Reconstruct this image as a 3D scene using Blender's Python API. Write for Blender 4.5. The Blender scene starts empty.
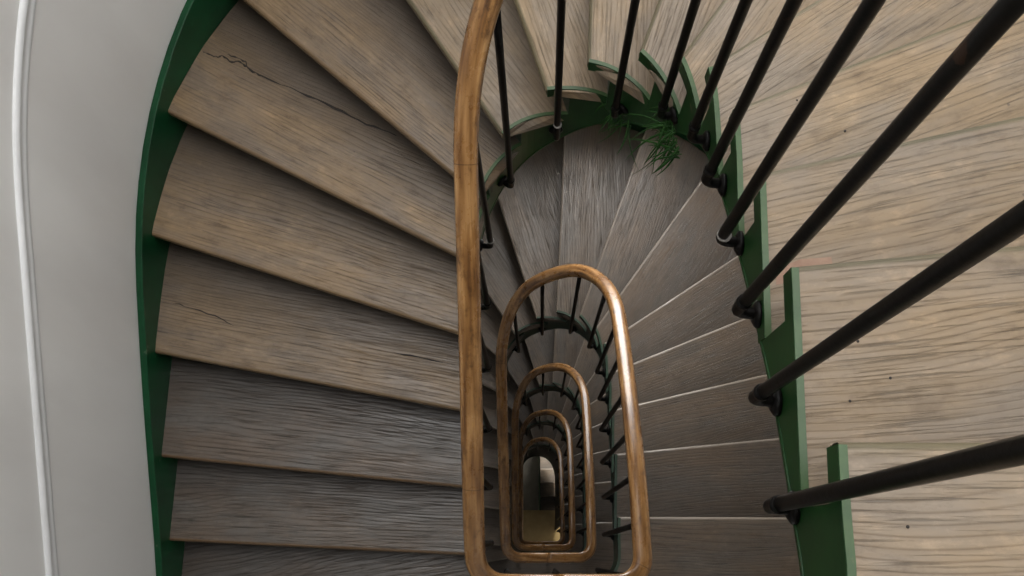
import bpy, bmesh, math, random
from mathutils import Vector, Matrix
random.seed(11)
C = bpy.context.scene
COL = C.collection
H = 0.17            # rise of one step
N = 17              # steps in one turn of the stair
Z0 = 15.47          # level of the uppermost landing above the ground floor
OV = 0.075          # how far a nosing stands out over the riser below it

# ------------------------------------------------------------------ helpers
def newobj(name, verts, faces, mat, parent=None, smooth=False, uvs=None):
    me = bpy.data.meshes.new(name)
    me.from_pydata([tuple(v) for v in verts], [], faces)
    me.update()
    if uvs:
        for ln, vals in uvs.items():
            lay = me.uv_layers.new(name=ln)
            for lp in me.loops:
                lay.data[lp.index].uv = vals[lp.vertex_index]
    if smooth:
        for p in me.polygons: p.use_smooth = True
    me.materials.append(mat)
    bm = bmesh.new(); bm.from_mesh(me)
    bmesh.ops.recalc_face_normals(bm, faces=bm.faces)
    bm.to_mesh(me); bm.free()
    o = bpy.data.objects.new(name, me)
    COL.objects.link(o)
    if parent is not None: o.parent = parent
    return o

def empty(name, loc, label, cat, group=None):
    o = bpy.data.objects.new(name, None); COL.objects.link(o)
    o.location = loc; o.empty_display_size = 0.1
    o['label'] = label; o['category'] = cat
    if group: o['group'] = group
    return o

def tag(o, label, cat, group=None, kind=None):
    o['label'] = label; o['category'] = cat
    if group: o['group'] = group
    if kind: o['kind'] = kind
    return o

def structure(o, label=None):
    o['kind'] = 'structure'
    if label: o['label'] = label
    return o

class MB:
    def __init__(s): s.v = []; s.f = []
    def tube(s, pts, r, seg=10, caps=True, rs=None):
        pts = [Vector(p) for p in pts]
        n = len(pts); base = len(s.v)
        up = None
        for i, p in enumerate(pts):
            t = (pts[min(i+1, n-1)] - pts[max(i-1, 0)]).normalized()
            if up is None:
                a = Vector((0, 0, 1)) if abs(t.z) < .9 else Vector((1, 0, 0))
                up = (a - t*a.dot(t)).normalized()
            else:
                up = (up - t*up.dot(t)).normalized()
            sd = t.cross(up)
            rr = rs[i] if rs else r
            for k in range(seg):
                a = 2*math.pi*k/seg
                s.v.append(p + up*math.cos(a)*rr + sd*math.sin(a)*rr)
        for i in range(n-1):
            for k in range(seg):
                a = base+i*seg+k; b = base+i*seg+(k+1) % seg
                s.f.append((a, b, b+seg, a+seg))
        if caps:
            s.f.append(tuple(range(base, base+seg)))
            s.f.append(tuple(range(base+(n-1)*seg, base+n*seg)))
    def box(s, lo, hi):
        b = len(s.v)
        for z in (lo[2], hi[2]):
            for x, y in ((lo[0], lo[1]), (hi[0], lo[1]), (hi[0], hi[1]), (lo[0], hi[1])):
                s.v.append(Vector((x, y, z)))
        for f in ((0, 3, 2, 1), (4, 5, 6, 7), (0, 1, 5, 4), (1, 2, 6, 5), (2, 3, 7, 6), (3, 0, 4, 7)):
            s.f.append(tuple(b+i for i in f))
    def build(s, name, mat, parent=None, smooth=True):
        return newobj(name, s.v, s.f, mat, parent, smooth)

# ------------------------------------------------------------------ materials
def mat(name):
    m = bpy.data.materials.new(name); m.use_nodes = True
    nt = m.node_tree
    b = nt.nodes['Principled BSDF']
    return m, nt, b
def nd(nt, typ, **kw):
    n = nt.nodes.new(typ)
    for k, v in kw.items():
        if k.startswith('i_'): n.inputs[k[2:].replace('_', ' ')].default_value = v
        else: setattr(n, k, v)
    return n
def ramp(nt, fac, stops):
    r = nt.nodes.new('ShaderNodeValToRGB')
    e = r.color_ramp.elements
    e[0].position, e[0].color = stops[0][0], (*stops[0][1], 1)
    e[1].position, e[1].color = stops[-1][0], (*stops[-1][1], 1)
    for p, c in stops[1:-1]:
        x = e.new(p); x.color = (*c, 1)
    nt.links.new(fac, r.inputs['Fac'])
    return r.outputs['Color']
def mixc(nt, fac, a, b, mode='MIX'):
    m = nt.nodes.new('ShaderNodeMix'); m.data_type = 'RGBA'; m.blend_type = mode
    for sock, v in ((m.inputs[0], fac), (m.inputs[6], a), (m.inputs[7], b)):
        if isinstance(v, (int, float)): sock.default_value = v
        elif isinstance(v, tuple): sock.default_value = (*v, 1)
        else: nt.links.new(v, sock)
    return m.outputs[2]

def wood_floor(name, base, dark, grey, wear_shading, rough, back_dark, contrast=1.0, polish=.0):
    """old bare oak: grain runs along UV 'grain'.x, UV 'local'.y = 1 at the nosing"""
    m, nt, b = mat(name); L = nt.links.new
    uv = nd(nt, 'ShaderNodeUVMap', uv_map='grain')
    loc = nd(nt, 'ShaderNodeUVMap', uv_map='local')
    sep = nd(nt, 'ShaderNodeSeparateXYZ'); L(loc.outputs[0], sep.inputs[0])
    # slow warp for cathedral figure
    mp0 = nd(nt, 'ShaderNodeMapping'); mp0.inputs['Scale'].default_value = (.8, 3.2, 1)
    L(uv.outputs[0], mp0.inputs[0])
    n0 = nd(nt, 'ShaderNodeTexNoise'); n0.inputs['Scale'].default_value = 1.0; n0.inputs['Detail'].default_value = 2
    L(mp0.outputs[0], n0.inputs[0])
    # growth rings
    mul = nd(nt, 'ShaderNodeMath', operation='MULTIPLY'); mul.inputs[1].default_value = 15.0
    L(n0.outputs[0], mul.inputs[0])
    sp = nd(nt, 'ShaderNodeSeparateXYZ'); L(uv.outputs[0], sp.inputs[0])
    mv = nd(nt, 'ShaderNodeMath', operation='MULTIPLY_ADD'); mv.inputs[1].default_value = 70.0
    L(sp.outputs[1], mv.inputs[0]); L(mul.outputs[0], mv.inputs[2])
    fr = nd(nt, 'ShaderNodeMath', operation='FRACT'); L(mv.outputs[0], fr.inputs[0])
    rings = ramp(nt, fr.outputs[0], [(0, (.1, .1, .1)), (.16, (.85, .85, .85)), (.6, (1, 1, 1)), (.86, (.8, .8, .8)), (1, (0, 0, 0))])
    # fine pores
    mp1 = nd(nt, 'ShaderNodeMapping'); mp1.inputs['Scale'].default_value = (5, 170, 1); L(uv.outputs[0], mp1.inputs[0])
    n1 = nd(nt, 'ShaderNodeTexNoise'); n1.inputs['Scale'].default_value = 1.0; n1.inputs['Detail'].default_value = 5
    n1.inputs['Roughness'].default_value = .65; L(mp1.outputs[0], n1.inputs[0])
    pores = ramp(nt, n1.outputs[0], [(.36, (0, 0, 0)), (.45, (1, 1, 1))])
    mp2 = nd(nt, 'ShaderNodeMapping'); mp2.inputs['Scale'].default_value = (1.8, 46, 1); L(uv.outputs[0], mp2.inputs[0])
    n2 = nd(nt, 'ShaderNodeTexNoise'); n2.inputs['Scale'].default_value = 1.0; n2.inputs['Detail'].default_value = 6; n2.inputs['Roughness'].default_value = .6
    L(mp2.outputs[0], n2.inputs[0])
    streak = ramp(nt, n2.outputs[0], [(.3, (0, 0, 0)), (.7, (1, 1, 1))])
    # patches of wear and greying
    mp3 = nd(nt, 'ShaderNodeMapping'); mp3.inputs['Scale'].default_value = (2.4, 6.5, 1); L(uv.outputs[0], mp3.inputs[0])
    n3 = nd(nt, 'ShaderNodeTexNoise'); n3.inputs['Scale'].default_value = 1.0; n3.inputs['Detail'].default_value = 7; n3.inputs['Roughness'].default_value = .62
    L(mp3.outputs[0], n3.inputs[0])
    patch = ramp(nt, n3.outputs[0], [(.40, (0, 0, 0)), (.60, (1, 1, 1))])
    c = mixc(nt, patch, base, grey)
    k1 = mixc(nt, streak, (1-.12*contrast,)*3, (1.02, 1.02, 1.02)); c = mixc(nt, 1.0, c, k1, 'MULTIPLY')
    mpz = nd(nt, 'ShaderNodeMapping'); mpz.inputs['Scale'].default_value = (1.6, 5, 1); mpz.inputs['Location'].default_value = (7, 3, 0); L(uv.outputs[0], mpz.inputs[0])
    nz = nd(nt, 'ShaderNodeTexNoise'); nz.inputs['Scale'].default_value = 1.0; nz.inputs['Detail'].default_value = 4; L(mpz.outputs[0], nz.inputs[0])
    zone = ramp(nt, nz.outputs[0], [(.42, (.22, .22, .22)), (.62, (1, 1, 1))])
    k2 = mixc(nt, rings, (1-.36*contrast, 1-.40*contrast, 1-.44*contrast), (1, 1, 1)); c = mixc(nt, zone, c, mixc(nt, 1.0, c, k2, 'MULTIPLY'))
    # dust and scuffs without direction
    md = nd(nt, 'ShaderNodeTexNoise'); md.inputs['Scale'].default_value = 16; md.inputs['Detail'].default_value = 9; md.inputs['Roughness'].default_value = .72
    mpd = nd(nt, 'ShaderNodeMapping'); mpd.inputs['Scale'].default_value = (.7, 1.3, 1); L(uv.outputs[0], mpd.inputs[0]); L(mpd.outputs[0], md.inputs[0])
    dd = ramp(nt, md.outputs[0], [(.34, (.72, .70, .68)), (.47, (.98, .98, .98)), (.55, (1, 1, 1)), (.66, (1.30, 1.29, 1.27))])
    c = mixc(nt, 1.0, c, dd, 'MULTIPLY')
    k3 = mixc(nt, pores, (1-.38*contrast,)*3, (1.02, 1.02, 1.02)); c = mixc(nt, 1.0, c, k3, 'MULTIPLY')
    # darker towards the step's back, brown wear and painted light at the nosing
    ad = nd(nt, 'ShaderNodeMath', operation='MULTIPLY_ADD'); ad.inputs[1].default_value = .5; ad.inputs[2].default_value = -.25
    L(n3.outputs[0], ad.inputs[0])
    s2 = nd(nt, 'ShaderNodeMath', operation='ADD'); L(sep.outputs[1], s2.inputs[0]); L(ad.outputs[0], s2.inputs[1])
    back = ramp(nt, s2.outputs[0], [(.12, (1, 1, 1)), (.62, (0, 0, 0))])
    sc = nd(nt, 'ShaderNodeMath', operation='MULTIPLY'); sc.inputs[1].default_value = back_dark; L(back, sc.inputs[0])
    c = mixc(nt, sc.outputs[0], c, dark)
    front = ramp(nt, sep.outputs[1], [(.945, (0, 0, 0)), (.963, (1, 1, 1))])
    sf = nd(nt, 'ShaderNodeMath', operation='MULTIPLY'); sf.inputs[1].default_value = .8; L(front, sf.inputs[0])
    c = mixc(nt, sf.outputs[0], c, wear_shading)  # nosing colour: brown wear, also painted gap shade and glints
    oi = nd(nt, 'ShaderNodeObjectInfo')
    tint = ramp(nt, oi.outputs['Random'], [(0, (.88, .87, .86)), (.5, (1.0, .99, .97)), (1, (1.08, 1.06, 1.02))])
    c = mixc(nt, 1.0, c, tint, 'MULTIPLY')
    # small pale and dark flecks
    v = nd(nt, 'ShaderNodeTexVoronoi'); v.inputs['Scale'].default_value = 9.0; L(uv.outputs[0], v.inputs[0])
    fl = ramp(nt, v.outputs['Distance'], [(.022, (1, 1, 1)), (.034, (0, 0, 0))])
    flc = mixc(nt, 0.0, (.05, .035, .03), (.6, .58, .54)); 
    sfl = nd(nt, 'ShaderNodeMath', operation='MULTIPLY'); sfl.inputs[1].default_value = .6; L(fl, sfl.inputs[0])
    c = mixc(nt, sfl.outputs[0], c, flc)
    L(c, b.inputs['Base Color'])
    rr = nd(nt, 'ShaderNodeMapRange'); rr.inputs['To Min'].default_value = rough+.16; rr.inputs['To Max'].default_value = rough-.06
    L(streak, rr.inputs[0])
    edge = nd(nt, 'ShaderNodeMapRange'); edge.inputs['From Min'].default_value = .95; edge.inputs['From Max'].default_value = .99
    edge.inputs['To Min'].default_value = 0; edge.inputs['To Max'].default_value = polish; L(sep.outputs[1], edge.inputs[0])
    rs_ = nd(nt, 'ShaderNodeMath', operation='SUBTRACT', use_clamp=True); L(rr.outputs[0], rs_.inputs[0]); L(edge.outputs[0], rs_.inputs[1])
    L(rs_.outputs[0], b.inputs['Roughness'])
    bw = nd(nt, 'ShaderNodeMath', operation='MULTIPLY_ADD'); bw.inputs[1].default_value = .6
    L(rings, bw.inputs[0]); L(pores, bw.inputs[2])
    bp = nd(nt, 'ShaderNodeBump'); bp.inputs['Strength'].default_value = .55; bp.inputs['Distance'].default_value = .0016
    L(bw.outputs[0], bp.inputs['Height']); L(bp.outputs[0], b.inputs['Normal'])
    b.inputs['Specular IOR Level'].default_value = .45
    return m

M = {}  # oak tones by flight: own colour and wear, with some light painted in
M['oak_pale'] = wood_floor('oak_pale', (.242, .176, .107), (.15, .112, .078), (.205, .166, .126), (.085, .075, .040), .48, .30, 1.0)  # nosing colour draws gap shade and greenish dirt as a dark line
M['oak_worn_shaded'] = wood_floor('oak_worn_shaded', (.215, .150, .088), (.036, .029, .023), (.158, .122, .090), (.15, .098, .050), .36, .85, 1.1)
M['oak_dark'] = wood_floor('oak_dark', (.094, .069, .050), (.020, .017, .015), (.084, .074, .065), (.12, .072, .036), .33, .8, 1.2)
M['oak_grey'] = wood_floor('oak_grey', (.130, .097, .070), (.05, .040, .032), (.105, .088, .073), (.20, .17, .14), .36, .6, 1.3, .14)  # pale nosing colour is a painted glint along the edge

def rail_wood(name, c0, c1, c2, rough):
    m, nt, b = mat(name); L = nt.links.new
    uv = nd(nt, 'ShaderNodeUVMap', uv_map='grain')
    mp = nd(nt, 'ShaderNodeMapping'); mp.inputs['Scale'].default_value = (5, 60, 1); L(uv.outputs[0], mp.inputs[0])
    n = nd(nt, 'ShaderNodeTexNoise'); n.inputs['Scale'].default_value = 1; n.inputs['Detail'].default_value = 5; L(mp.outputs[0], n.inputs[0])
    c = ramp(nt, n.outputs[0], [(.32, c0), (.5, c1), (.7, c2)])
    mp2 = nd(nt, 'ShaderNodeMapping'); mp2.inputs['Scale'].default_value = (9, 16, 1); L(uv.outputs[0], mp2.inputs[0])
    n2 = nd(nt, 'ShaderNodeTexNoise'); n2.inputs['Scale'].default_value = 1; n2.inputs['Detail'].default_value = 8; n2.inputs['Roughness'].default_value = .7; L(mp2.outputs[0], n2.inputs[0])
    d = ramp(nt, n2.outputs[0], [(.34, (.35, .3, .25)), (.46, (1, 1, 1)), (.64, (1, 1, 1)), (.78, (1.25, 1.2, 1.05))])
    c = mixc(nt, 1.0, c, d, 'MULTIPLY')
    # seams between the lengths of handrail
    sp = nd(nt, 'ShaderNodeSeparateXYZ'); L(uv.outputs[0], sp.inputs[0])
    ml = nd(nt, 'ShaderNodeMath', operation='MULTIPLY'); ml.inputs[1].default_value = 1/.93; L(sp.outputs[0], ml.inputs[0])
    fr = nd(nt, 'ShaderNodeMath', operation='FRACT'); L(ml.outputs[0], fr.inputs[0])
    sm = ramp(nt, fr.outputs[0], [(0, (.25, .2, .15)), (.0035, (1, 1, 1))])
    c = mixc(nt, 1.0, c, sm, 'MULTIPLY')
    L(c, b.inputs['Base Color'])
    rr = nd(nt, 'ShaderNodeMapRange'); rr.inputs['To Min'].default_value = rough+.15; rr.inputs['To Max'].default_value = rough-.08
    L(n2.outputs[0], rr.inputs[0]); L(rr.outputs[0], b.inputs['Roughness'])
    bp = nd(nt, 'ShaderNodeBump'); bp.inputs['Strength'].default_value = .25; bp.inputs['Distance'].default_value = .001
    L(n2.outputs[0], bp.inputs['Height']); L(bp.outputs[0], b.inputs['Normal'])
    return m
M['rail'] = rail_wood('varnished_rail', (.095, .040, .012), (.215, .105, .034), (.36, .20, .078), .25)

def paint(name, c0, c1, rough, scale=9, bump=.25, chips=None, spec=.5):
    m, nt, b = mat(name); L = nt.links.new
    tc = nd(nt, 'ShaderNodeTexCoord')
    n = nd(nt, 'ShaderNodeTexNoise'); n.inputs['Scale'].default_value = scale; n.inputs['Detail'].default_value = 8; n.inputs['Roughness'].default_value = .62
    L(tc.outputs['Object'], n.inputs[0])
    c = ramp(nt, n.outputs[0], [(.35, c0), (.68, c1)])
    if chips:
        n3 = nd(nt, 'ShaderNodeTexNoise'); n3.inputs['Scale'].default_value = 26; n3.inputs['Detail'].default_value = 5
        L(tc.outputs['Object'], n3.inputs[0])
        f = ramp(nt, n3.outputs[0], [(.70, (0, 0, 0)), (.73, (1, 1, 1))])
        c = mixc(nt, f, c, chips)
    L(c, b.inputs['Base Color']); b.inputs['Roughness'].default_value = rough; b.inputs['Specular IOR Level'].default_value = spec
    bp = nd(nt, 'ShaderNodeBump'); bp.inputs['Strength'].default_value = bump; bp.inputs['Distance'].default_value = .002
    L(n.outputs[0], bp.inputs['Height']); L(bp.outputs[0], b.inputs['Normal'])
    return m
M['green'] = paint('green_string_paint', (.005, .027, .006), (.011, .048, .011), .38, 7, .2, None, .28)
M['green_edge'] = paint('green_edge_paint', (.018, .052, .012), (.040, .082, .022), .45, 14, .3, (.14, .12, .07))
M['green_shaded'] = paint('shaded_green_string_paint', (.003, .014, .007), (.006, .024, .012), .42, 7, .2)  # same string paint, with the shade of the lower turns in its colour
M['green_edge_shaded'] = paint('shaded_green_edge_paint', (.006, .028, .013), (.012, .045, .02), .45, 14, .3)  # edge paint darkened to carry the shade of the lower turns
M['wall_green'] = paint('green_wall_string_paint', (.003, .034, .012), (.006, .060, .021), .40, 5, .15, (.05, .085, .05), .25)
M['riser'] = paint('dark_riser_paint', (.012, .028, .017), (.03, .045, .028), .5, 6, .2)
M['iron'] = paint('black_iron', (.002, .002, .002), (.005, .004, .0035), .36, 60, .2, (.02, .011, .007), .12)
M['steel'] = paint('worn_steel_ring', (.16, .15, .14), (.3, .28, .26), .35, 30)
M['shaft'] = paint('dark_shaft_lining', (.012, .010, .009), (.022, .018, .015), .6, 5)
M['moulding'] = paint('white_moulding_paint', (.66, .67, .67), (.74, .75, .76), .35, 4, .1)
M['ceiling'] = paint('ceiling_plaster', (.7, .69, .67), (.75, .74, .72), .8, 3)
M['frame'] = paint('window_frame_paint', (.6, .6, .57), (.7, .69, .66), .4, 3)
M['tile'] = paint('ochre_floor', (.26, .18, .07), (.36, .26, .12), .5, 6)
M['ground'] = paint('ground_floor_stone', (.07, .065, .055), (.12, .11, .09), .55, 4)
M['leaf'] = paint('leaf_green', (.005, .028, .003), (.018, .070, .010), .6, 30, .2, None, .2)

m, nt, b = mat('wall_paint'); L = nt.links.new
tc = nd(nt, 'ShaderNodeTexCoord')
mp = nd(nt, 'ShaderNodeMapping'); mp.inputs['Scale'].default_value = (1.2, 1.2, .35); L(tc.outputs['Object'], mp.inputs[0])
n = nd(nt, 'ShaderNodeTexNoise'); n.inputs['Scale'].default_value = 2.2; n.inputs['Detail'].default_value = 7; L(mp.outputs[0], n.inputs[0])
c = ramp(nt, n.outputs[0], [(.3, (.66, .65, .635)), (.55, (.73, .725, .71)), (.75, (.75, .745, .735))])
n2 = nd(nt, 'ShaderNodeTexNoise'); n2.inputs['Scale'].default_value = 7; n2.inputs['Detail'].default_value = 9; n2.inputs['Roughness'].default_value = .7; L(tc.outputs['Object'], n2.inputs[0])
f = ramp(nt, n2.outputs[0], [(.70, (0, 0, 0)), (.76, (.5, .5, .5))])
c = mixc(nt, f, c, (.52, .49, .44))
L(c, b.inputs['Base Color']); b.inputs['Roughness'].default_value = .42
n3 = nd(nt, 'ShaderNodeTexNoise'); n3.inputs['Scale'].default_value = 3.5; L(tc.outputs['Object'], n3.inputs[0])
bp = nd(nt, 'ShaderNodeBump'); bp.inputs['Strength'].default_value = .3; bp.inputs['Distance'].default_value = .01
L(n3.outputs[0], bp.inputs['Height']); L(bp.outputs[0], b.inputs['Normal'])
M['wall'] = m

# ------------------------------------------------------------------ plan curves
class Curve:
    """closed plan curve through points, run by arc length from its first point"""
    def __init__(s, pts):
        s.p = [Vector(q) for q in pts]; s.n = len(pts); s.s = [0.0]
        for i in range(s.n):
            s.s.append(s.s[-1] + (s.p[(i+1) % s.n]-s.p[i]).length)
        s.L = s.s[-1]
    def at(s, t):
        t %= s.L
        lo, hi = 0, s.n
        while hi-lo > 1:
            m_ = (lo+hi)//2
            if s.s[m_] <= t: lo = m_
            else: hi = m_
        f_ = (t-s.s[lo])/max(1e-9, s.s[lo+1]-s.s[lo])
        return s.p[lo].lerp(s.p[(lo+1) % s.n], f_)
    def tan(s, t, e=.01): return (s.at(t+e)-s.at(t-e)).normalized()
    def nor(s, t, e=.02):
        d = s.tan(t, e); return Vector((-d.y, d.x))      # points into the well for these ccw curves
    def nearest(s, q, lo=0, hi=None):
        hi = hi or s.L; q = Vector(q); best = None
        for i in range(1600):
            t = lo+(hi-lo)*i/1600; d = (s.at(t)-q).length
            if best is None or d < best[0]: best = (d, t)
        return best[1]
    def hit(s, q, ang, inward=False):
        q = Vector(q); d = Vector((math.cos(ang), math.sin(ang))); best = None
        M_ = 2400
        for i in range(M_):
            t = s.L*i/M_; v = s.at(t)-q
            if v.dot(d) <= 0: continue
            e = abs(v.cross(d)) if False else abs(v.x*d.y-v.y*d.x)
            if best is None or e < best[0]: best = (e, t)
        return best[1]

def oval(xl, xr, yb, yc, yt, n_, rb, off=0.0, skew=0.0):
    cx = (xl+xr)/2; a = (xr-xl)/2-off; bt = yt-yc-off; rb -= off
    xl += off; xr -= off; yb += off
    P = []
    for i in range(31): P.append((xr, yb+rb+(yc-yb-rb)*i/30))
    for i in range(1, 100):
        th = math.pi*i/100
        c_, s_ = math.cos(th), math.sin(th)
        P.append((cx+a*math.copysign(abs(c_)**(2/n_), c_), yc+bt*abs(s_)**(2/n_)))
    for i in range(31): P.append((xl, yc-(yc-yb-rb)*i/30))
    for i in range(1, 15):
        th = math.pi+math.pi/2*i/15; P.append((xl+rb+rb*math.cos(th), yb+rb+rb*math.sin(th)))
    for i in range(13): P.append((xl+rb+(xr-xl-2*rb)*i/12, yb))
    for i in range(1, 15):
        th = 1.5*math.pi+math.pi/2*i/15; P.append((xr-rb+rb*math.cos(th), yb+rb+rb*math.sin(th)))
    if skew: P = [(x-skew*max(0, min(1, (.75-y)/.7))*max(0, (x-.11)/(xr-.11)), y) for x, y in P]
    # resample evenly
    c_ = Curve(P); n2_ = 400
    return Curve([c_.at(c_.L*i/n2_) for i in range(n2_)])

INNER = oval(-.19, .417, -.143, .90, 1.345, 2.35, .12, 0.0, .026)
SKEW = .026
OUTER = oval(-1.40, 1.63, -1.45, .90, 2.60, 2.14, .30)

# nosing k: a point at its inner end and the direction in which it runs outward
NOSE = [((.395, .13), 0), ((.405, .415), 5.5), ((.41, .64), 13), ((.41, .85), 22), ((.41, 1.04), 33.5),
        ((.40, 1.17), 55), ((.315, 1.29), 70.5), ((.175, 1.345), 87), ((.06, 1.335), 107), ((-.06, 1.255), 123.3),
        ((-.155, 1.13), 138.6), ((-.19, .95), 152.6), ((-.19, .72), 162), ((-.19, .477), 169.4), ((-.19, .213), 174.5),
        ((-.185, -.03), 177.5), ((-.14, -.12), 190)]
SI, SO = [], []
for (q, a) in NOSE:
    SI.append(INNER.nearest(q)); SO.append(OUTER.hit(q, math.radians(a)))
for lst, cv in ((SI, INNER), (SO, OUTER)):
    for i in range(1, N):
        while lst[i] < lst[i-1]: lst[i] += cv.L
def si(k): return SI[k % N] + INNER.L*(k//N)
def so(k): return SO[k % N] + OUTER.L*(k//N)

# the well drifts a little from storey to storey
DR = [(-30, 0, 0), (25, 0, 0), (33, .03, .05), (41, .055, .08), (50, .05, .11), (58, .065, .13), (67, .07, .16), (130, .08, .17)]
def drift(k):
    for a, b_ in zip(DR, DR[1:]):
        if k <= b_[0]:
            f_ = max(0, (k-a[0])/(b_[0]-a[0])); return Vector((a[1]+(b_[1]-a[1])*f_, a[2]+(b_[2]-a[2])*f_))
    return Vector(DR[-1][1:])
def interp_k(s_, f, cvL):
    """continuous step count at arc length s_"""
    t = math.floor((s_-f(0))/cvL); k = N*t
    while f(k+1) <= s_: k += 1
    while f(k) > s_: k -= 1
    return k+(s_-f(k))/(f(k+1)-f(k))
def kin(s_):
    w = .16; return sum(interp_k(s_+w*j/4, si, INNER.L) for j in range(-4, 5))/9
def kout(s_):
    w = .35; return sum(interp_k(s_+w*j/4, so, OUTER.L) for j in range(-4, 5))/9
def zk(k): return Z0-k*H
def P3(q, z): return Vector((q.x, q.y, z))

# ------------------------------------------------------------------ steps
def make_tread(k, parent, origin, material):
    land = (k % N == 0)
    first_land = land
    dz = drift(k)
    z = zk(k)
    s0, s1 = si(k-1)-OV, si(k)
    t0, t1 = so(k-1)-OV*.95, so(k)
    T = .040; r = .012
    nv = 60 if land else 10
    nu = 14
    A = [INNER.at(s0+(s1-s0)*j/nv) for j in range(nv+1)]
    B = [OUTER.at(t0+(t1-t0)*j/nv) for j in range(nv+1)]
    out = (B[-1]-A[-1]).normalized()
    fwd = Vector((-out.y, out.x))                       # towards the descending side
    back = (B[0]-A[0]).normalized()
    if land:
        keep = [j for j in range(nv+1) if j == nv or ((A[j]-A[-1]).dot(fwd) < -.06 and (B[j]-B[-1]).dot(fwd) < -.06) or j < nv*.5]
        A = [A[j] for j in keep]; B = [B[j] for j in keep]; nv = len(keep)-1
    rows = []                                           # each row: list of points from inner to outer
    for j in range(nv+1):
        a, b_ = A[j], B[j]
        q = j == nv
        rows.append([(a.lerp(b_, i/nu) - (fwd*r if q else fwd*0), z) for i in range(nu+1)])
    # the round nosing
    a, b_ = A[-1], B[-1]
    for th, lo_ in ((22, 0), (45, 0), (68, 0), (90, 0), (90, 1), (130, 1), (180, 1)):
        th = math.radians(th)
        rows.append([(a.lerp(b_, i/nu) - fwd*r + fwd*r*math.sin(th), z-r+r*math.cos(th)-(T-2*r)*lo_) for i in range(nu+1)])
    rows.append([(A[0].lerp(B[0], i/nu), z-T) for i in range(nu+1)])
    V, F, G, LU = [], [], [], []
    R_ = len(rows); ofs = (k*3.37) % 50
    for j, row in enumerate(rows):
        for i, (q, zz) in enumerate(row):
            V.append(P3(q+dz, zz)-origin)
            rel = q-A[-1]
            if land:                # boards of the landing run across
                g = (rel.x+ofs, rel.y+ofs*.7)
            else:
                g = (rel.dot(out)+ofs, rel.dot(fwd)+ofs*.7+(-(zz-z) if j > nv else 0))
            G.append(g); LU.append((i/nu, .95*j/nv if j <= nv else (min(1.0, .95+.0125*(j-nv)) if j < R_-1 else 0)))
    W = nu+1
    if not land:
        for j in range(R_):
            jn = (j+1) % R_
            for i in range(nu):
                F.append((j*W+i, j*W+i+1, jn*W+i+1, jn*W+i))
        F.append(tuple(j*W for j in range(R_)))
        F.append(tuple(j*W+nu for j in reversed(range(R_))))
    else:
        # underside of a landing follows its top
        base = len(V)
        for j in range(nv+1):
            for i in range(nu+1):
                q = A[j].lerp(B[j], i/nu)
                V.append(P3(q+dz, z-T)-origin); G.append((0, 0)); LU.append((0, 0))
        for j in range(nv+7):
            for i in range(nu):
                F.append((j*W+i, j*W+i+1, (j+1)*W+i+1, (j+1)*W+i))
        for j in range(nv):
            for i in range(nu):
                F.append((base+j*W+i, base+(j+1)*W+i, base+(j+1)*W+i+1, base+j*W+i+1))
            for i in (0, nu):
                F.append((j*W+i, (j+1)*W+i, base+(j+1)*W+i, base+j*W+i))
        for i in range(nu): F.append((i, i+1, base+i+1, base+i))
    me = newobj('landing' if land else 'tread', V, F, material, parent, False, {'grain': G, 'local': LU})
    for p in me.data.polygons: p.use_smooth = False
    # painted end strip over the string
    sv, sf = [], []
    nn = 40 if land else 9
    pr = []
    tip = .004
    for j in range(nn+1):
        s_ = s0+(s1-tip-s0)*j/nn
        q = INNER.at(s_); nrm = INNER.nor(s_)
        pr.append((q, nrm))
    w0, w1 = .004, -.008      # into the well / over the tread end
    for q, nrm in pr:
        for (o_, zz) in ((w0, z+.001), (w0, z-T-.002), (w1, z-T-.002), (w1, z+.003), (w0-.001, z+.003)):
            sv.append(P3(q+nrm*o_+dz, zz)-origin)
    for j in range(nn):
        for e in range(5):
            a_, b2 = j*5+e, j*5+(e+1) % 5
            sf.append((a_, b2, b2+5, a_+5))
    sf.append(tuple(range(5))); sf.append(tuple(range(nn*5, nn*5+5)))
    es = newobj('end_strip', sv, sf, M['green_edge'] if k < N else M['green_edge_shaded'], me, False)
    es.data.materials.append(M['green'] if k < N else M['green_shaded'])
    for i_, p_ in enumerate(es.data.polygons):
        if abs(p_.normal.z) < .5: p_.material_index = 1
    es['label'] = 'green painted edge along the inner end'
    return me

def make_riser(k, parent, origin):
    """board under the nosing k, standing on tread k+1"""
    dz = drift(k+.5)
    a, b_ = INNER.at(si(k)-OV+.001), OUTER.at(so(k)-OV*.95)
    out = (b_-a).normalized(); fw = Vector((-out.y, out.x))
    V = []
    for z in (zk(k+1)+.0005, zk(k)-.041):
        for q in (a, b_, b_-fw*.02, a-fw*.02): V.append(P3(q+dz, z)-origin)
    F = [(0, 1, 2, 3), (7, 6, 5, 4), (0, 4, 5, 1), (1, 5, 6, 2), (2, 6, 7, 3), (3, 7, 4, 0)]
    return newobj('riser', V, F, M['riser'], parent)

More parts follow.
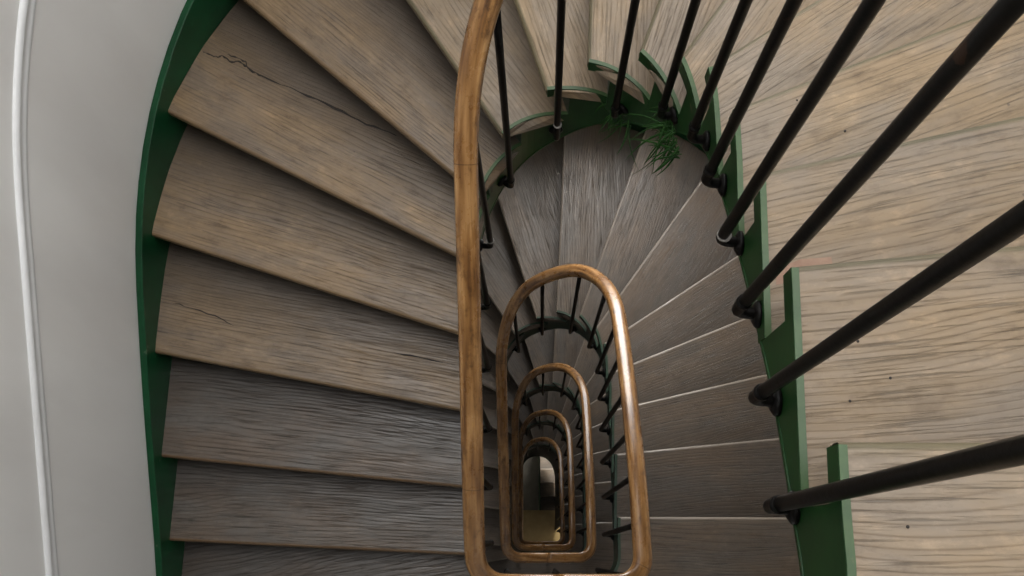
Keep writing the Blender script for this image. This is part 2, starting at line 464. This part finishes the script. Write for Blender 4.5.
def winder(kc):
    """0 on the straight flights, 1 where the steps wind round the end of the well"""
    k = kc % N
    f = max(0, min(1, (k-3.2)/2.6))*max(0, min(1, (12.0-k)/2.8))
    return f*f*(3-2*f)
def make_string(k0, k1, parent, origin, depth=1.24):
    """cut string on the side of the well: toothed top, even lower edge"""
    V, F = [], []
    th = .016
    for k in range(k0, k1):
        s0, s1 = si(k-1)-OV, si(k)-OV
        n_ = 34 if k % N == 0 else 7
        top = zk(k)-.015
        base = len(V)
        for j in range(n_+1):
            s_ = s0+(s1-s0)*j/n_
            q = INNER.at(s_); nr = INNER.nor(s_)
            kc = kin(s_+OV*.5); d = drift(kc)
            bot = zk(kc)-(depth+.95*winder(kc))*H
            for o_, zz in ((.002, top), (.002, bot), (.004, bot-.001), (.004, bot-.010), (-th, bot-.010), (-th, top)):
                V.append(P3(q+nr*o_+d, zz)-origin)
        for j in range(n_):
            for e in range(6):
                a, b_ = base+j*6+e, base+j*6+(e+1) % 6
                F.append((a, b_, b_+6, a+6))
        F.append(tuple(base+e for e in range(6))); F.append(tuple(base+n_*6+e for e in range(6)))
    return newobj('inner_string', V, F, M['green'] if k0 < N else M['green_shaded'], parent)

def make_wall_string(k0, k1, parent, origin):
    V, F = [], []
    s0, s1 = so(k0-1), so(k1-1); n_ = 110
    for j in range(n_+1):
        s_ = s0+(s1-s0)*j/n_; q = OUTER.at(s_); nr = OUTER.nor(s_)
        kc = kout(s_); d = drift(kc); zt = zk(kc)+.085
        for o_, zz in ((0, zt-.002), (.002, zt-.35), (-.024, zt-.35), (-.024, zt), (-.003, zt)):
            V.append(P3(q+nr*o_+d, zz)-origin)
    for j in range(n_):
        for e in range(5):
            a, b_ = j*5+e, j*5+(e+1) % 5
            F.append((a, b_, b_+5, a+5))
    F.append(tuple(range(5))); F.append(tuple(n_*5+e for e in range(5)))
    return newobj('wall_string', V, F, M['wall_green'], parent)

RAILOFF = .034
RH = .92
def railpt(s_, off=RAILOFF, h=RH):
    kc = kin(s_); q = INNER.at(s_)
    q = q+Vector((.75*SKEW*max(0, min(1, (.75-q.y)/.7))*max(0, (q.x-.11)/.3), 0))+INNER.nor(s_, .05)*(off+.004*max(0, min(1, (.0-q.x)/.15)))+drift(kc)
    return P3(q, zk(kc)+h)

def make_rail(k0, k1, parent, origin, s_from=None, s_to=None):
    s0 = si(k0)-.30 if s_from is None else s_from
    s1 = s0+INNER.L if s_to is None else s_to
    n_ = int((s1-s0)/.022)
    prof = []
    for i in range(18):       # moulded oval grip, flatter below
        a = 2*math.pi*i/18
        x = .031*math.copysign(abs(math.cos(a))**.85, math.cos(a)); y = .025*math.copysign(abs(math.sin(a))**.62, math.sin(a))
        prof.append((x, y if y > -.016 else -.016))
    V, F, G = [], [], []; run = 0; last = None
    U, UF = [], []
    for j in range(n_+1):
        s_ = s0+(s1-s0)*j/n_
        p = railpt(s_); t = (railpt(s_+.02)-railpt(s_-.02)).normalized()
        sd = Vector((t.y, -t.x, 0)).normalized(); up = sd.cross(t).normalized()
        if up.z < 0: up = -up
        if last is not None: run += (p-last).length
        last = p
        for i, (x, y) in enumerate(prof):
            V.append(p+sd*x+up*y-origin); G.append((run+s0, .19*abs(i-9)/18))
        for x, y in ((-.013, -.0165), (.013, -.0165), (.013, -.026), (-.013, -.026)):
            U.append(p+sd*x+up*y-origin)
    m_ = len(prof)
    for j in range(n_):
        for e in range(m_):
            a, b_ = j*m_+e, j*m_+(e+1) % m_
            F.append((a, b_, b_+m_, a+m_))
        for e in range(4):
            a, b_ = j*4+e, j*4+(e+1) % 4
            UF.append((a, b_, b_+4, a+4))
    F.append(tuple(range(m_))); F.append(tuple(n_*m_+e for e in range(m_)))
    UF.append((0, 1, 2, 3)); UF.append(tuple(n_*4+e for e in range(4)))
    r_ = newobj('handrail', V, F, M['rail'], parent, True, {'grain': G})
    r_['label'] = 'varnished brown wooden handrail'
    c_ = newobj('core_rail', U, UF, M['iron'], parent); c_['label'] = 'thin black iron bar under the handrail'
    return s0, s1

S_B0 = INNER.nearest((.385, .058), 0, INNER.L)
if S_B0 > INNER.L/2: S_B0 -= INNER.L
NB = round(INNER.L/.168)
LEAN = .02      # the bars lean a little down the stair
BS = []
for y in (.058, .222, .388, .556, .731, .895):
    BS.append(INNER.nearest((.41, y), 0, INNER.L*.45))
BS[0] = S_B0
nrest = 14
for i in range(1, nrest): BS.append(BS[5]+(S_B0+INNER.L-BS[5])*i/nrest)
def bar_at(j, lap): return BS[j % len(BS)]+INNER.L*(lap+j//len(BS))
def make_baluster(s_, parent, origin, detail):
    kc = kin(s_); q = INNER.at(s_); nr = INNER.nor(s_, .05); d = drift(kc)
    z0 = zk(kc)-(1.22+.75*winder(kc))*H
    top = railpt(s_+LEAN); c_ = q+nr*.047+d
    r = .0108; pts = [P3(top.xy, top.z-.020)]
    zz = top.z-.06
    for i in range(1, 5): pts.append(P3(Vector(top.xy).lerp(c_, i/4), top.z-.02+(z0+.03-top.z+.02)*i/4))
    R_ = .024
    for a in (25, 50, 70, 90):
        a = math.radians(a)
        pts.append(P3(c_-nr*(R_*(1-math.cos(a))), z0+.03-R_*math.sin(a)))
    pts.append(P3(q+d+nr*.0, pts[-1].z-.008))
    mb = MB(); mb.tube([p-origin for p in pts], r, 10 if detail else 6)
    o = mb.build('baluster', M['iron'], parent)
    # round rose that fixes it to the string
    e = MB(); zc = pts[-1].z
    a0 = P3(q+d+nr*.003, zc)-origin; a1 = P3(q+d+nr*.010, zc)-origin; a2 = P3(q+d+nr*.016, zc)-origin
    e.tube([a0, a1, a2], .02, 12 if detail else 7, True, [.024, .024, .015])
    e.build('rose', M['iron'], o)
    return o, pts

# ------------------------------------------------------------------ flights
names = ['uppermost', 'second', 'third', 'fourth', 'fifth']
flabels = ['uppermost oak stairs nearest the camera, pale treads at right and brown at left',
           'second turn of oak stairs seen in the well right under the uppermost, grey treads',
           'third turn of oak stairs, between the second and third handrail loops of the well',
           'fourth turn of oak stairs, small dim treads inside the third handrail loop',
           'lowest railed turn of oak stairs, dark treads around the innermost handrail loop']
blabels = ['nearest and largest banister, long straight rail left of centre and thick black balusters at right',
           'second banister down the well, largest complete brown loop with a round top',
           'third banister down the well, middle brown loop inside the large loop',
           'fourth banister down the well, narrow brown loop around the innermost one',
           'innermost and smallest banister loop at the bottom of the well']
TR = {}
for lap in range(5):
    k0 = lap*N
    origin = Vector((.11+drift(k0).x, .6+drift(k0).y, zk(k0+N)))
    fl = empty('stair_flight', origin, flabels[lap], 'stairs', 'turns of the winding staircase')
    for k in range(k0, k0+N):
        if lap == 0: mt = M['oak_pale'] if k <= 9 else M['oak_worn_shaded'] if k <= 13 else M['oak_dark']
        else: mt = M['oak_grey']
        TR[k] = (make_tread(k, fl, origin, mt), origin)
        if not (lap == 4 and k == k0+N-1): make_riser(k, fl, origin)
    make_string(k0, k0+N, fl, origin)
    make_wall_string(k0, k0+N, fl, origin)
    bn = empty('banister', origin, blabels[lap], 'banister', 'banisters of the winding staircase')
    # banister changes hands at the straight piece over the landing
    smid = INNER.nearest((.10, -.143), 0, INNER.L)-INNER.L
    s0 = smid+INNER.L*lap
    make_rail(k0, k0+N, bn, origin, s0, s0+INNER.L)
    for j in range(-2, len(BS)+3):
        s_ = bar_at(j, lap)
        if s_ < s0+.02 or s_ > s0+INNER.L+.02: continue
        o, pts = make_baluster(s_, bn, origin, lap < 2)
        if lap == 0 and j in (3, 8, 10):
            a = pts[5 if j == 3 else 4]; cz = .02 if j == 3 else (.05 if j == 10 else .09)
            mb = MB(); mb.tube([Vector((a.x, a.y, a.z+cz))-origin, Vector((a.x, a.y, a.z+cz+.005))-origin], .0135, 14)
            w_ = mb.build('collar', M['steel'], o); w_['label'] = 'thin bright metal ring near the foot'
        elif lap == 0:
            a = pts[4]
            mb = MB(); mb.tube([Vector((a.x, a.y, a.z+.035))-origin, Vector((a.x, a.y, a.z+.050))-origin], .0130, 12)
            mb.build('collar', M['iron'], o)

# marks worn into single steps
M['dark'] = paint('crack_dark', (.012, .009, .007), (.02, .015, .012), .8)
M['filler'] = paint('red_filler', (.19, .105, .065), (.24, .15, .10), .6, 30)
def crack(k, pts, r=.0022):
    t_, og = TR[k]; mb = MB(); P = []
    for a, b_ in zip(pts, pts[1:]):
        for i in range(4):
            q = Vector(a).lerp(Vector(b_), i/4); P.append(Vector((q.x, q.y+random.uniform(-.003, .003), zk(k)-.0008))-og)
    P.append(Vector((pts[-1][0], pts[-1][1], zk(k)-.0008))-og)
    n_ = len(P); mb.tube(P, r, 6, True, [r*(.35+random.random()*.9)*(1 if 1 < i < n_-2 else .4) for i in range(n_)])
    mb.build('crack', M['dark'], t_)
random.seed(5)
crack(11, [(-1.204, 1.771), (-1.161, 1.75), (-1.131, 1.754), (-1.092, 1.729), (-1.062, 1.733), (-1.022, 1.696), (-.975, 1.671), (-.83, 1.605), (-.70, 1.54), (-.58, 1.475), (-.47, 1.43)], .0042)
crack(11, [(-1.131, 1.765), (-1.085, 1.752), (-1.04, 1.728), (-1.03, 1.70)], .003)
crack(13, [(-1.39, .907), (-1.303, .883), (-1.184, .844), (-1.084, .79)])
crack(13, [(-.531, .713), (-.436, .69), (-.267, .656)], .003)
for k, x, y in ((1, .491, .297), (1, .533, .242), (0, .467, .027), (1, .471, .208), (3, .542, .866), (2, .568, .718)):
    t_, og = TR[k]; mb = MB(); c_ = Vector((x, y, zk(k)))-og
    mb.tube([c_+Vector((0, 0, -.002)), c_+Vector((0, 0, .0004)), c_+Vector((0, 0, .0009))], .003, 10, True, [.0022, .0022, .0014]); mb.build('nail_head', M['dark'], t_)
t_, og = TR[2]
o = newobj('filler_patch', [Vector((x, y, zk(2)+dz_))-og for dz_ in (-.002, .0008) for x, y in ((.424, .432), (.468, .442), (.524, .460), (.522, .482), (.47, .478), (.428, .462))],
       [(0, 1, 2, 3, 4, 5), (6, 7, 8, 9, 10, 11)]+[(i, (i+1) % 6, 6+(i+1) % 6, 6+i) for i in range(6)], M['filler'], t_)
o['label'] = 'reddish brown filled patch'

# last turn: platform and a few steps down to the hall
kg = 5*N; dg = drift(kg)
zg = zk(kg)
org = Vector((.3, .3, 0))
lo = empty('entrance_stairs', org, 'lowest short flight with an ochre platform at the very bottom of the well', 'stairs')
mb = MB(); mb.box((-1.3-org.x, -1.25-org.y, zg-.05), (1.7-org.x, .60-org.y, zg)); o = mb.build('landing', M['tile'], lo, False)
o['label'] = 'ochre tiled platform'
for i in range(5):
    z = zg-(i+1)*.17; y0 = .60+.24*i
    V, F, G, LU = [], [], [], []
    pr = [(y0-.03, z), (y0+.22, z), (y0+.236, z-.006), (y0+.243, z-.02), (y0+.236, z-.034), (y0+.22, z-.04), (y0-.03, z-.04)]
    for x in (.235, 1.7):
        for y, zz in pr:
            V.append(Vector((x, y, zz))-org); G.append((x+i*3.1, y)); LU.append((.5, min(1, max(0, (y-y0)/.24))))
    n_ = len(pr)
    for e in range(n_): F.append((e, (e+1) % n_, n_+(e+1) % n_, n_+e))
    F.append(tuple(range(n_))); F.append(tuple(range(n_, 2*n_)))
    newobj('tread', V, F, M['oak_grey'], lo, False, {'grain': G, 'local': LU})
    mb = MB(); mb.box((.24-org.x, y0-.03-org.y, max(0.001, z-.17)), (1.7-org.x, y0-.012-org.y, z-.0405 if False else z-.041)); mb.build('riser', M['riser'], lo, False)
mb = MB(); mb.box((.215-org.x, .55-org.y, .001), (.232-org.x, 1.80-org.y, zg-.16)); mb.build('inner_string', M['green'], lo, False)

# ------------------------------------------------------------------ walls
TOP = Z0+3.3
def wall_seg(name, s0, s1, holes=()):
    """part of the stairwell wall between two arc lengths, with window openings (s0, s1, z0, z1)"""
    zs = sorted(set([0.0, TOP]+[z for h in holes for z in h[2:]]))
    n_ = max(2, int((s1-s0)/.08)); ss = [s0+(s1-s0)*j/n_ for j in range(n_+1)]
    ss = sorted(set(ss+[s for h in holes for s in h[:2]]))
    zf = []
    for a, b_ in zip(zs, zs[1:]):
        c_ = max(1, int((b_-a)/1.0))
        zf += [a+(b_-a)*i/c_ for i in range(c_)]
    zf.append(zs[-1])
    V, F = [], []; idx = {}
    def vid(i, j, lay):
        key = (i, j, lay)
        if key not in idx:
            q = OUTER.at(ss[i]); nr = OUTER.nor(ss[i]); kk = (Z0-zf[j])/H
            d = drift(kk)
            idx[key] = len(V); V.append(P3(q-nr*(.026+(.22 if lay else 0))+d, zf[j]))
        return idx[key]
    def solid(i, j):
        if i < 0 or j < 0 or i >= len(ss)-1 or j >= len(zf)-1: return False
        sm, zm = (ss[i]+ss[i+1])/2, (zf[j]+zf[j+1])/2
        return not any(h[0] < sm < h[1] and h[2] < zm < h[3] for h in holes)
    for i in range(len(ss)-1):
        for j in range(len(zf)-1):
            if not solid(i, j): continue
            for lay in (0, 1):
                F.append((vid(i, j, lay), vid(i+1, j, lay), vid(i+1, j+1, lay), vid(i, j+1, lay)))
            for di, dj, a, b_ in ((-1, 0, (i, j), (i, j+1)), (1, 0, (i+1, j), (i+1, j+1)), (0, -1, (i, j), (i+1, j)), (0, 1, (i, j+1), (i+1, j+1))):
                if not solid(i+di, j+dj):
                    F.append((vid(*a, 0), vid(*b_, 0), vid(*b_, 1), vid(*a, 1)))
    o = newobj(name, V, F, M['wall'], None, True)
    for p in o.data.polygons:
        if abs(p.normal.z) > .5: p.use_smooth = False
    m_ = o.modifiers.new('split', 'EDGE_SPLIT'); m_.split_angle = math.radians(40)
    structure(o); return o
sR = OUTER.nearest((1.63, .9)); sL = OUTER.nearest((-1.40, .9)); sBL = OUTER.nearest((-1.40, -1.10)); sBR = OUTER.nearest((1.60, -1.25))
if sBR < sBL: sBR += OUTER.L
wc = OUTER.nearest((.35, 2.59)); WW = .48
wins = []
for lap in range(5):
    zc = zk(lap*N+6.8)+.75
    wins.append((wc-WW, wc+WW, zc, zc+1.65))
wall_seg('wall_back', sR, sL, wins)
wall_seg('wall_left', sL, sBL)
wall_seg('wall_front', sBL, sBR)
wall_seg('wall_right', sBR-OUTER.L, sR)
for i, (a, b_, z0, z1) in enumerate(wins):
    mb = MB()
    p0, p1 = OUTER.at(a), OUTER.at(b_); d = drift((Z0-z0)/H)
    y = min(p0.y, p1.y)+d.y+.14
    xs = sorted((p0.x+d.x, p1.x+d.x))
    t = .05
    mb.box((xs[0]-.05, y, z0), (xs[0]+t, y+.04, z1)); mb.box((xs[1]-t, y, z0), (xs[1]+.05, y+.04, z1))
    mb.box((xs[0], y, z0), (xs[1], y+.04, z0+t)); mb.box((xs[0], y, z1-t), (xs[1], y+.04, z1))
    xm = (xs[0]+xs[1])/2; mb.box((xm-.03, y, z0), (xm+.03, y+.04, z1))
    for f_ in (.36, .7): mb.box((xs[0], y+.005, z0+(z1-z0)*f_-.012), (xs[1], y+.035, z0+(z1-z0)*f_+.012))
    structure(mb.build('window_%d' % (i+1), M['frame'], None, False))

# white moulding that follows the stairs on the left wall
V, F = [], []
sa, sb = OUTER.nearest((-.9, 2.1)), OUTER.nearest((-1.40, -.9)); n_ = 90
kc = [(-1.36, 1.38)]
for j in range(n_+1):
    s_ = sa+(sb-sa)*j/n_; q = OUTER.at(s_); nr = OUTER.nor(s_); 
    ref = OUTER.nearest((-1.40, .67)) if j == 0 else ref
    zz = Z0+1.173-2.53-(s_-ref)*.45
    for o_, dz_ in ((-.030, .030), (-.022, .030), (-.016, .024), (-.014, .010), (-.018, .000), (-.024, -.006), (-.024, -.030), (-.021, -.040), (-.030, -.046)):
        V.append(P3(q+nr*o_, zz+dz_))
for j in range(n_):
    for e in range(9):
        a, b_ = j*9+e, j*9+(e+1) % 9
        F.append((a, b_, b_+9, a+9))
F.append(tuple(range(9))); F.append(tuple(n_*9+e for e in range(9)))
structure(newobj('trim_1', V, F, M['moulding'], None, True), 'white moulding running down the left wall beside the stairs')

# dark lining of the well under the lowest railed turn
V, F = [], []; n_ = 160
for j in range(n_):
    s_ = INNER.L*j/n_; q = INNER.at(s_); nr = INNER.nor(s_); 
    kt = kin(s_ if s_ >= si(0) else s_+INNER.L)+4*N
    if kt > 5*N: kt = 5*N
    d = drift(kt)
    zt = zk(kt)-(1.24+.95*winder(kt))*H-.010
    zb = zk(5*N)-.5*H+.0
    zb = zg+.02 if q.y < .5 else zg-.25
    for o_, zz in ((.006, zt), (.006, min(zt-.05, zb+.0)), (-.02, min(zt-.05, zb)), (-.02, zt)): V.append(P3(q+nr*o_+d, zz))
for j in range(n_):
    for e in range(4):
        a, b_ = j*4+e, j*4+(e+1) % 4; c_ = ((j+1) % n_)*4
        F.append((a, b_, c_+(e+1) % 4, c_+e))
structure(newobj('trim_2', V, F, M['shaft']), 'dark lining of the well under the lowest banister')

mb = MB(); mb.box((-1.9, -1.9, -.2), (2.2, 3.1, 0)); structure(mb.build('floor', M['ground'], None, False))
# ceiling with a roof light over the well
mb = MB(); SK = (-1.3, 1.5, -.2, 2.2)
mb.box((-1.9, -1.9, TOP), (SK[0], 3.1, TOP+.2)); mb.box((SK[1], -1.9, TOP), (2.2, 3.1, TOP+.2))
mb.box((SK[0], -1.9, TOP), (SK[1], SK[2], TOP+.2)); mb.box((SK[0], SK[3], TOP), (SK[1], 3.1, TOP+.2))
structure(mb.build('ceiling', M['ceiling'], None, False))
mb = MB()
for i in range(5):
    x = SK[0]+(SK[1]-SK[0])*i/4; mb.box((x-.02, SK[2], TOP+.14), (x+.02, SK[3], TOP+.19))
mb.box((SK[0], SK[2]-.02, TOP+.141), (SK[1], SK[2]+.03, TOP+.189)); mb.box((SK[0], SK[3]-.03, TOP+.141), (SK[1], SK[3]+.02, TOP+.189))
structure(mb.build('window_6', M['frame'], None, False))

# ------------------------------------------------------------------ green sprigs tied to the string
def sprig(s_, dk, n_, spread, length, label, seed):
    random.seed(seed)
    kc = kin(s_); q = INNER.at(s_)+INNER.nor(s_)*.012+drift(kc); z = zk(kc)-dk*H
    org_ = P3(q, z); nr = INNER.nor(s_); tg = INNER.tan(s_)
    mb = MB()
    for i in range(n_):
        a = random.uniform(-1, 1)*spread; ln = length*random.choice((.3, .4, .5, .55, .7, 1.0))*random.uniform(.85, 1.1)
        o0 = tg*random.uniform(-.075, .075)
        h = P3(nr*random.uniform(.25, 1.0)+tg*a, 0).normalized()
        p = Vector((o0.x, o0.y, random.uniform(-.02, .02))); v = h+Vector((0, 0, random.uniform(-1.1, .0)))
        m_ = 9; pts = []; cur = random.uniform(-.22, .22)
        for j in range(m_):
            pts.append(p.copy()); v.normalize(); p = p+v*ln/m_
            v += Vector((-h.y, h.x, 0))*cur*.6+Vector((0, 0, -.16))
        w0 = random.uniform(.0016, .0034)
        mb.tube(pts, .003, 5, True, [w0*(1-(abs(2*j/(m_-1)-.7)/1.35)**1.5) for j in range(m_)])
    o = mb.build('hanging_sprig', M['leaf'], None); o.location = org_
    return tag(o, label, 'plant', 'green sprigs on the string of the well')
sprig(si(4)+.03, 2.0, 46, 1.3, .23, 'larger tuft of long green leaves hanging from the string, right of the other', 3)
sprig(si(6)+.02, 2.1, 16, .9, .17, 'smaller tuft of green leaves on the string, left of the large tuft', 8)

# ------------------------------------------------------------------ light
def area(name, loc, rot, sx, sy, power, col):
    l = bpy.data.lights.new(name, 'AREA'); l.shape = 'RECTANGLE'; l.size = sx; l.size_y = sy; l.energy = power; l.color = col
    o = bpy.data.objects.new(name, l); COL.objects.link(o); o.location = loc; o.rotation_euler = rot; return o
area('roof_daylight', ((SK[0]+SK[1])/2, (SK[2]+SK[3])/2, TOP+.25), (0, 0, 0), SK[1]-SK[0], SK[3]-SK[2], 150, (1.0, .98, .96))
for i, (a, b_, z0, z1) in enumerate(wins):
    p = OUTER.at((a+b_)/2); d = drift((Z0-z0)/H)
    area('window_daylight', (p.x+d.x, p.y+d.y+.32, (z0+z1)/2), (math.radians(-90), 0, 0), .9, 1.6, (40, 100, 50, 24, 14)[i], (1.0, .97, .93))
area('hall_fill_light', (.9, 2.3, 2.1), (math.radians(-60), 0, 0), 1.0, 1.0, 110, (1, .95, .85))  # added fill to brighten the lowest steps
w = bpy.data.worlds.new('world'); C.world = w; w.use_nodes = True
bg = w.node_tree.nodes['Background']; bg.inputs[0].default_value = (.75, .85, 1, 1); bg.inputs[1].default_value = 1.0

# ------------------------------------------------------------------ camera
cam = bpy.data.cameras.new('camera'); co = bpy.data.objects.new('camera', cam); COL.objects.link(co)
f_px = 921.2; cam.sensor_width = 36; cam.lens = f_px/1024*36; cam.clip_start = .02
nx, ny = 526.5, 548.0
nv_ = Vector(((nx-512)/f_px, -(ny-288)/f_px, -1)).normalized()
Zc = -nv_; up = Vector((0, 1, 0)); Yc = (up-Zc*up.dot(Zc)).normalized(); Xc = Yc.cross(Zc)
co.matrix_world = Matrix.Translation((0, 0, Z0+1.173)) @ Matrix((Xc, Yc, Zc)).to_4x4()
C.camera = co
C.view_settings.view_transform = 'Standard'; C.view_settings.look = 'None'
C.view_settings.gamma = 1; C.view_settings.use_curve_mapping = False
C.view_settings.exposure = 0.0
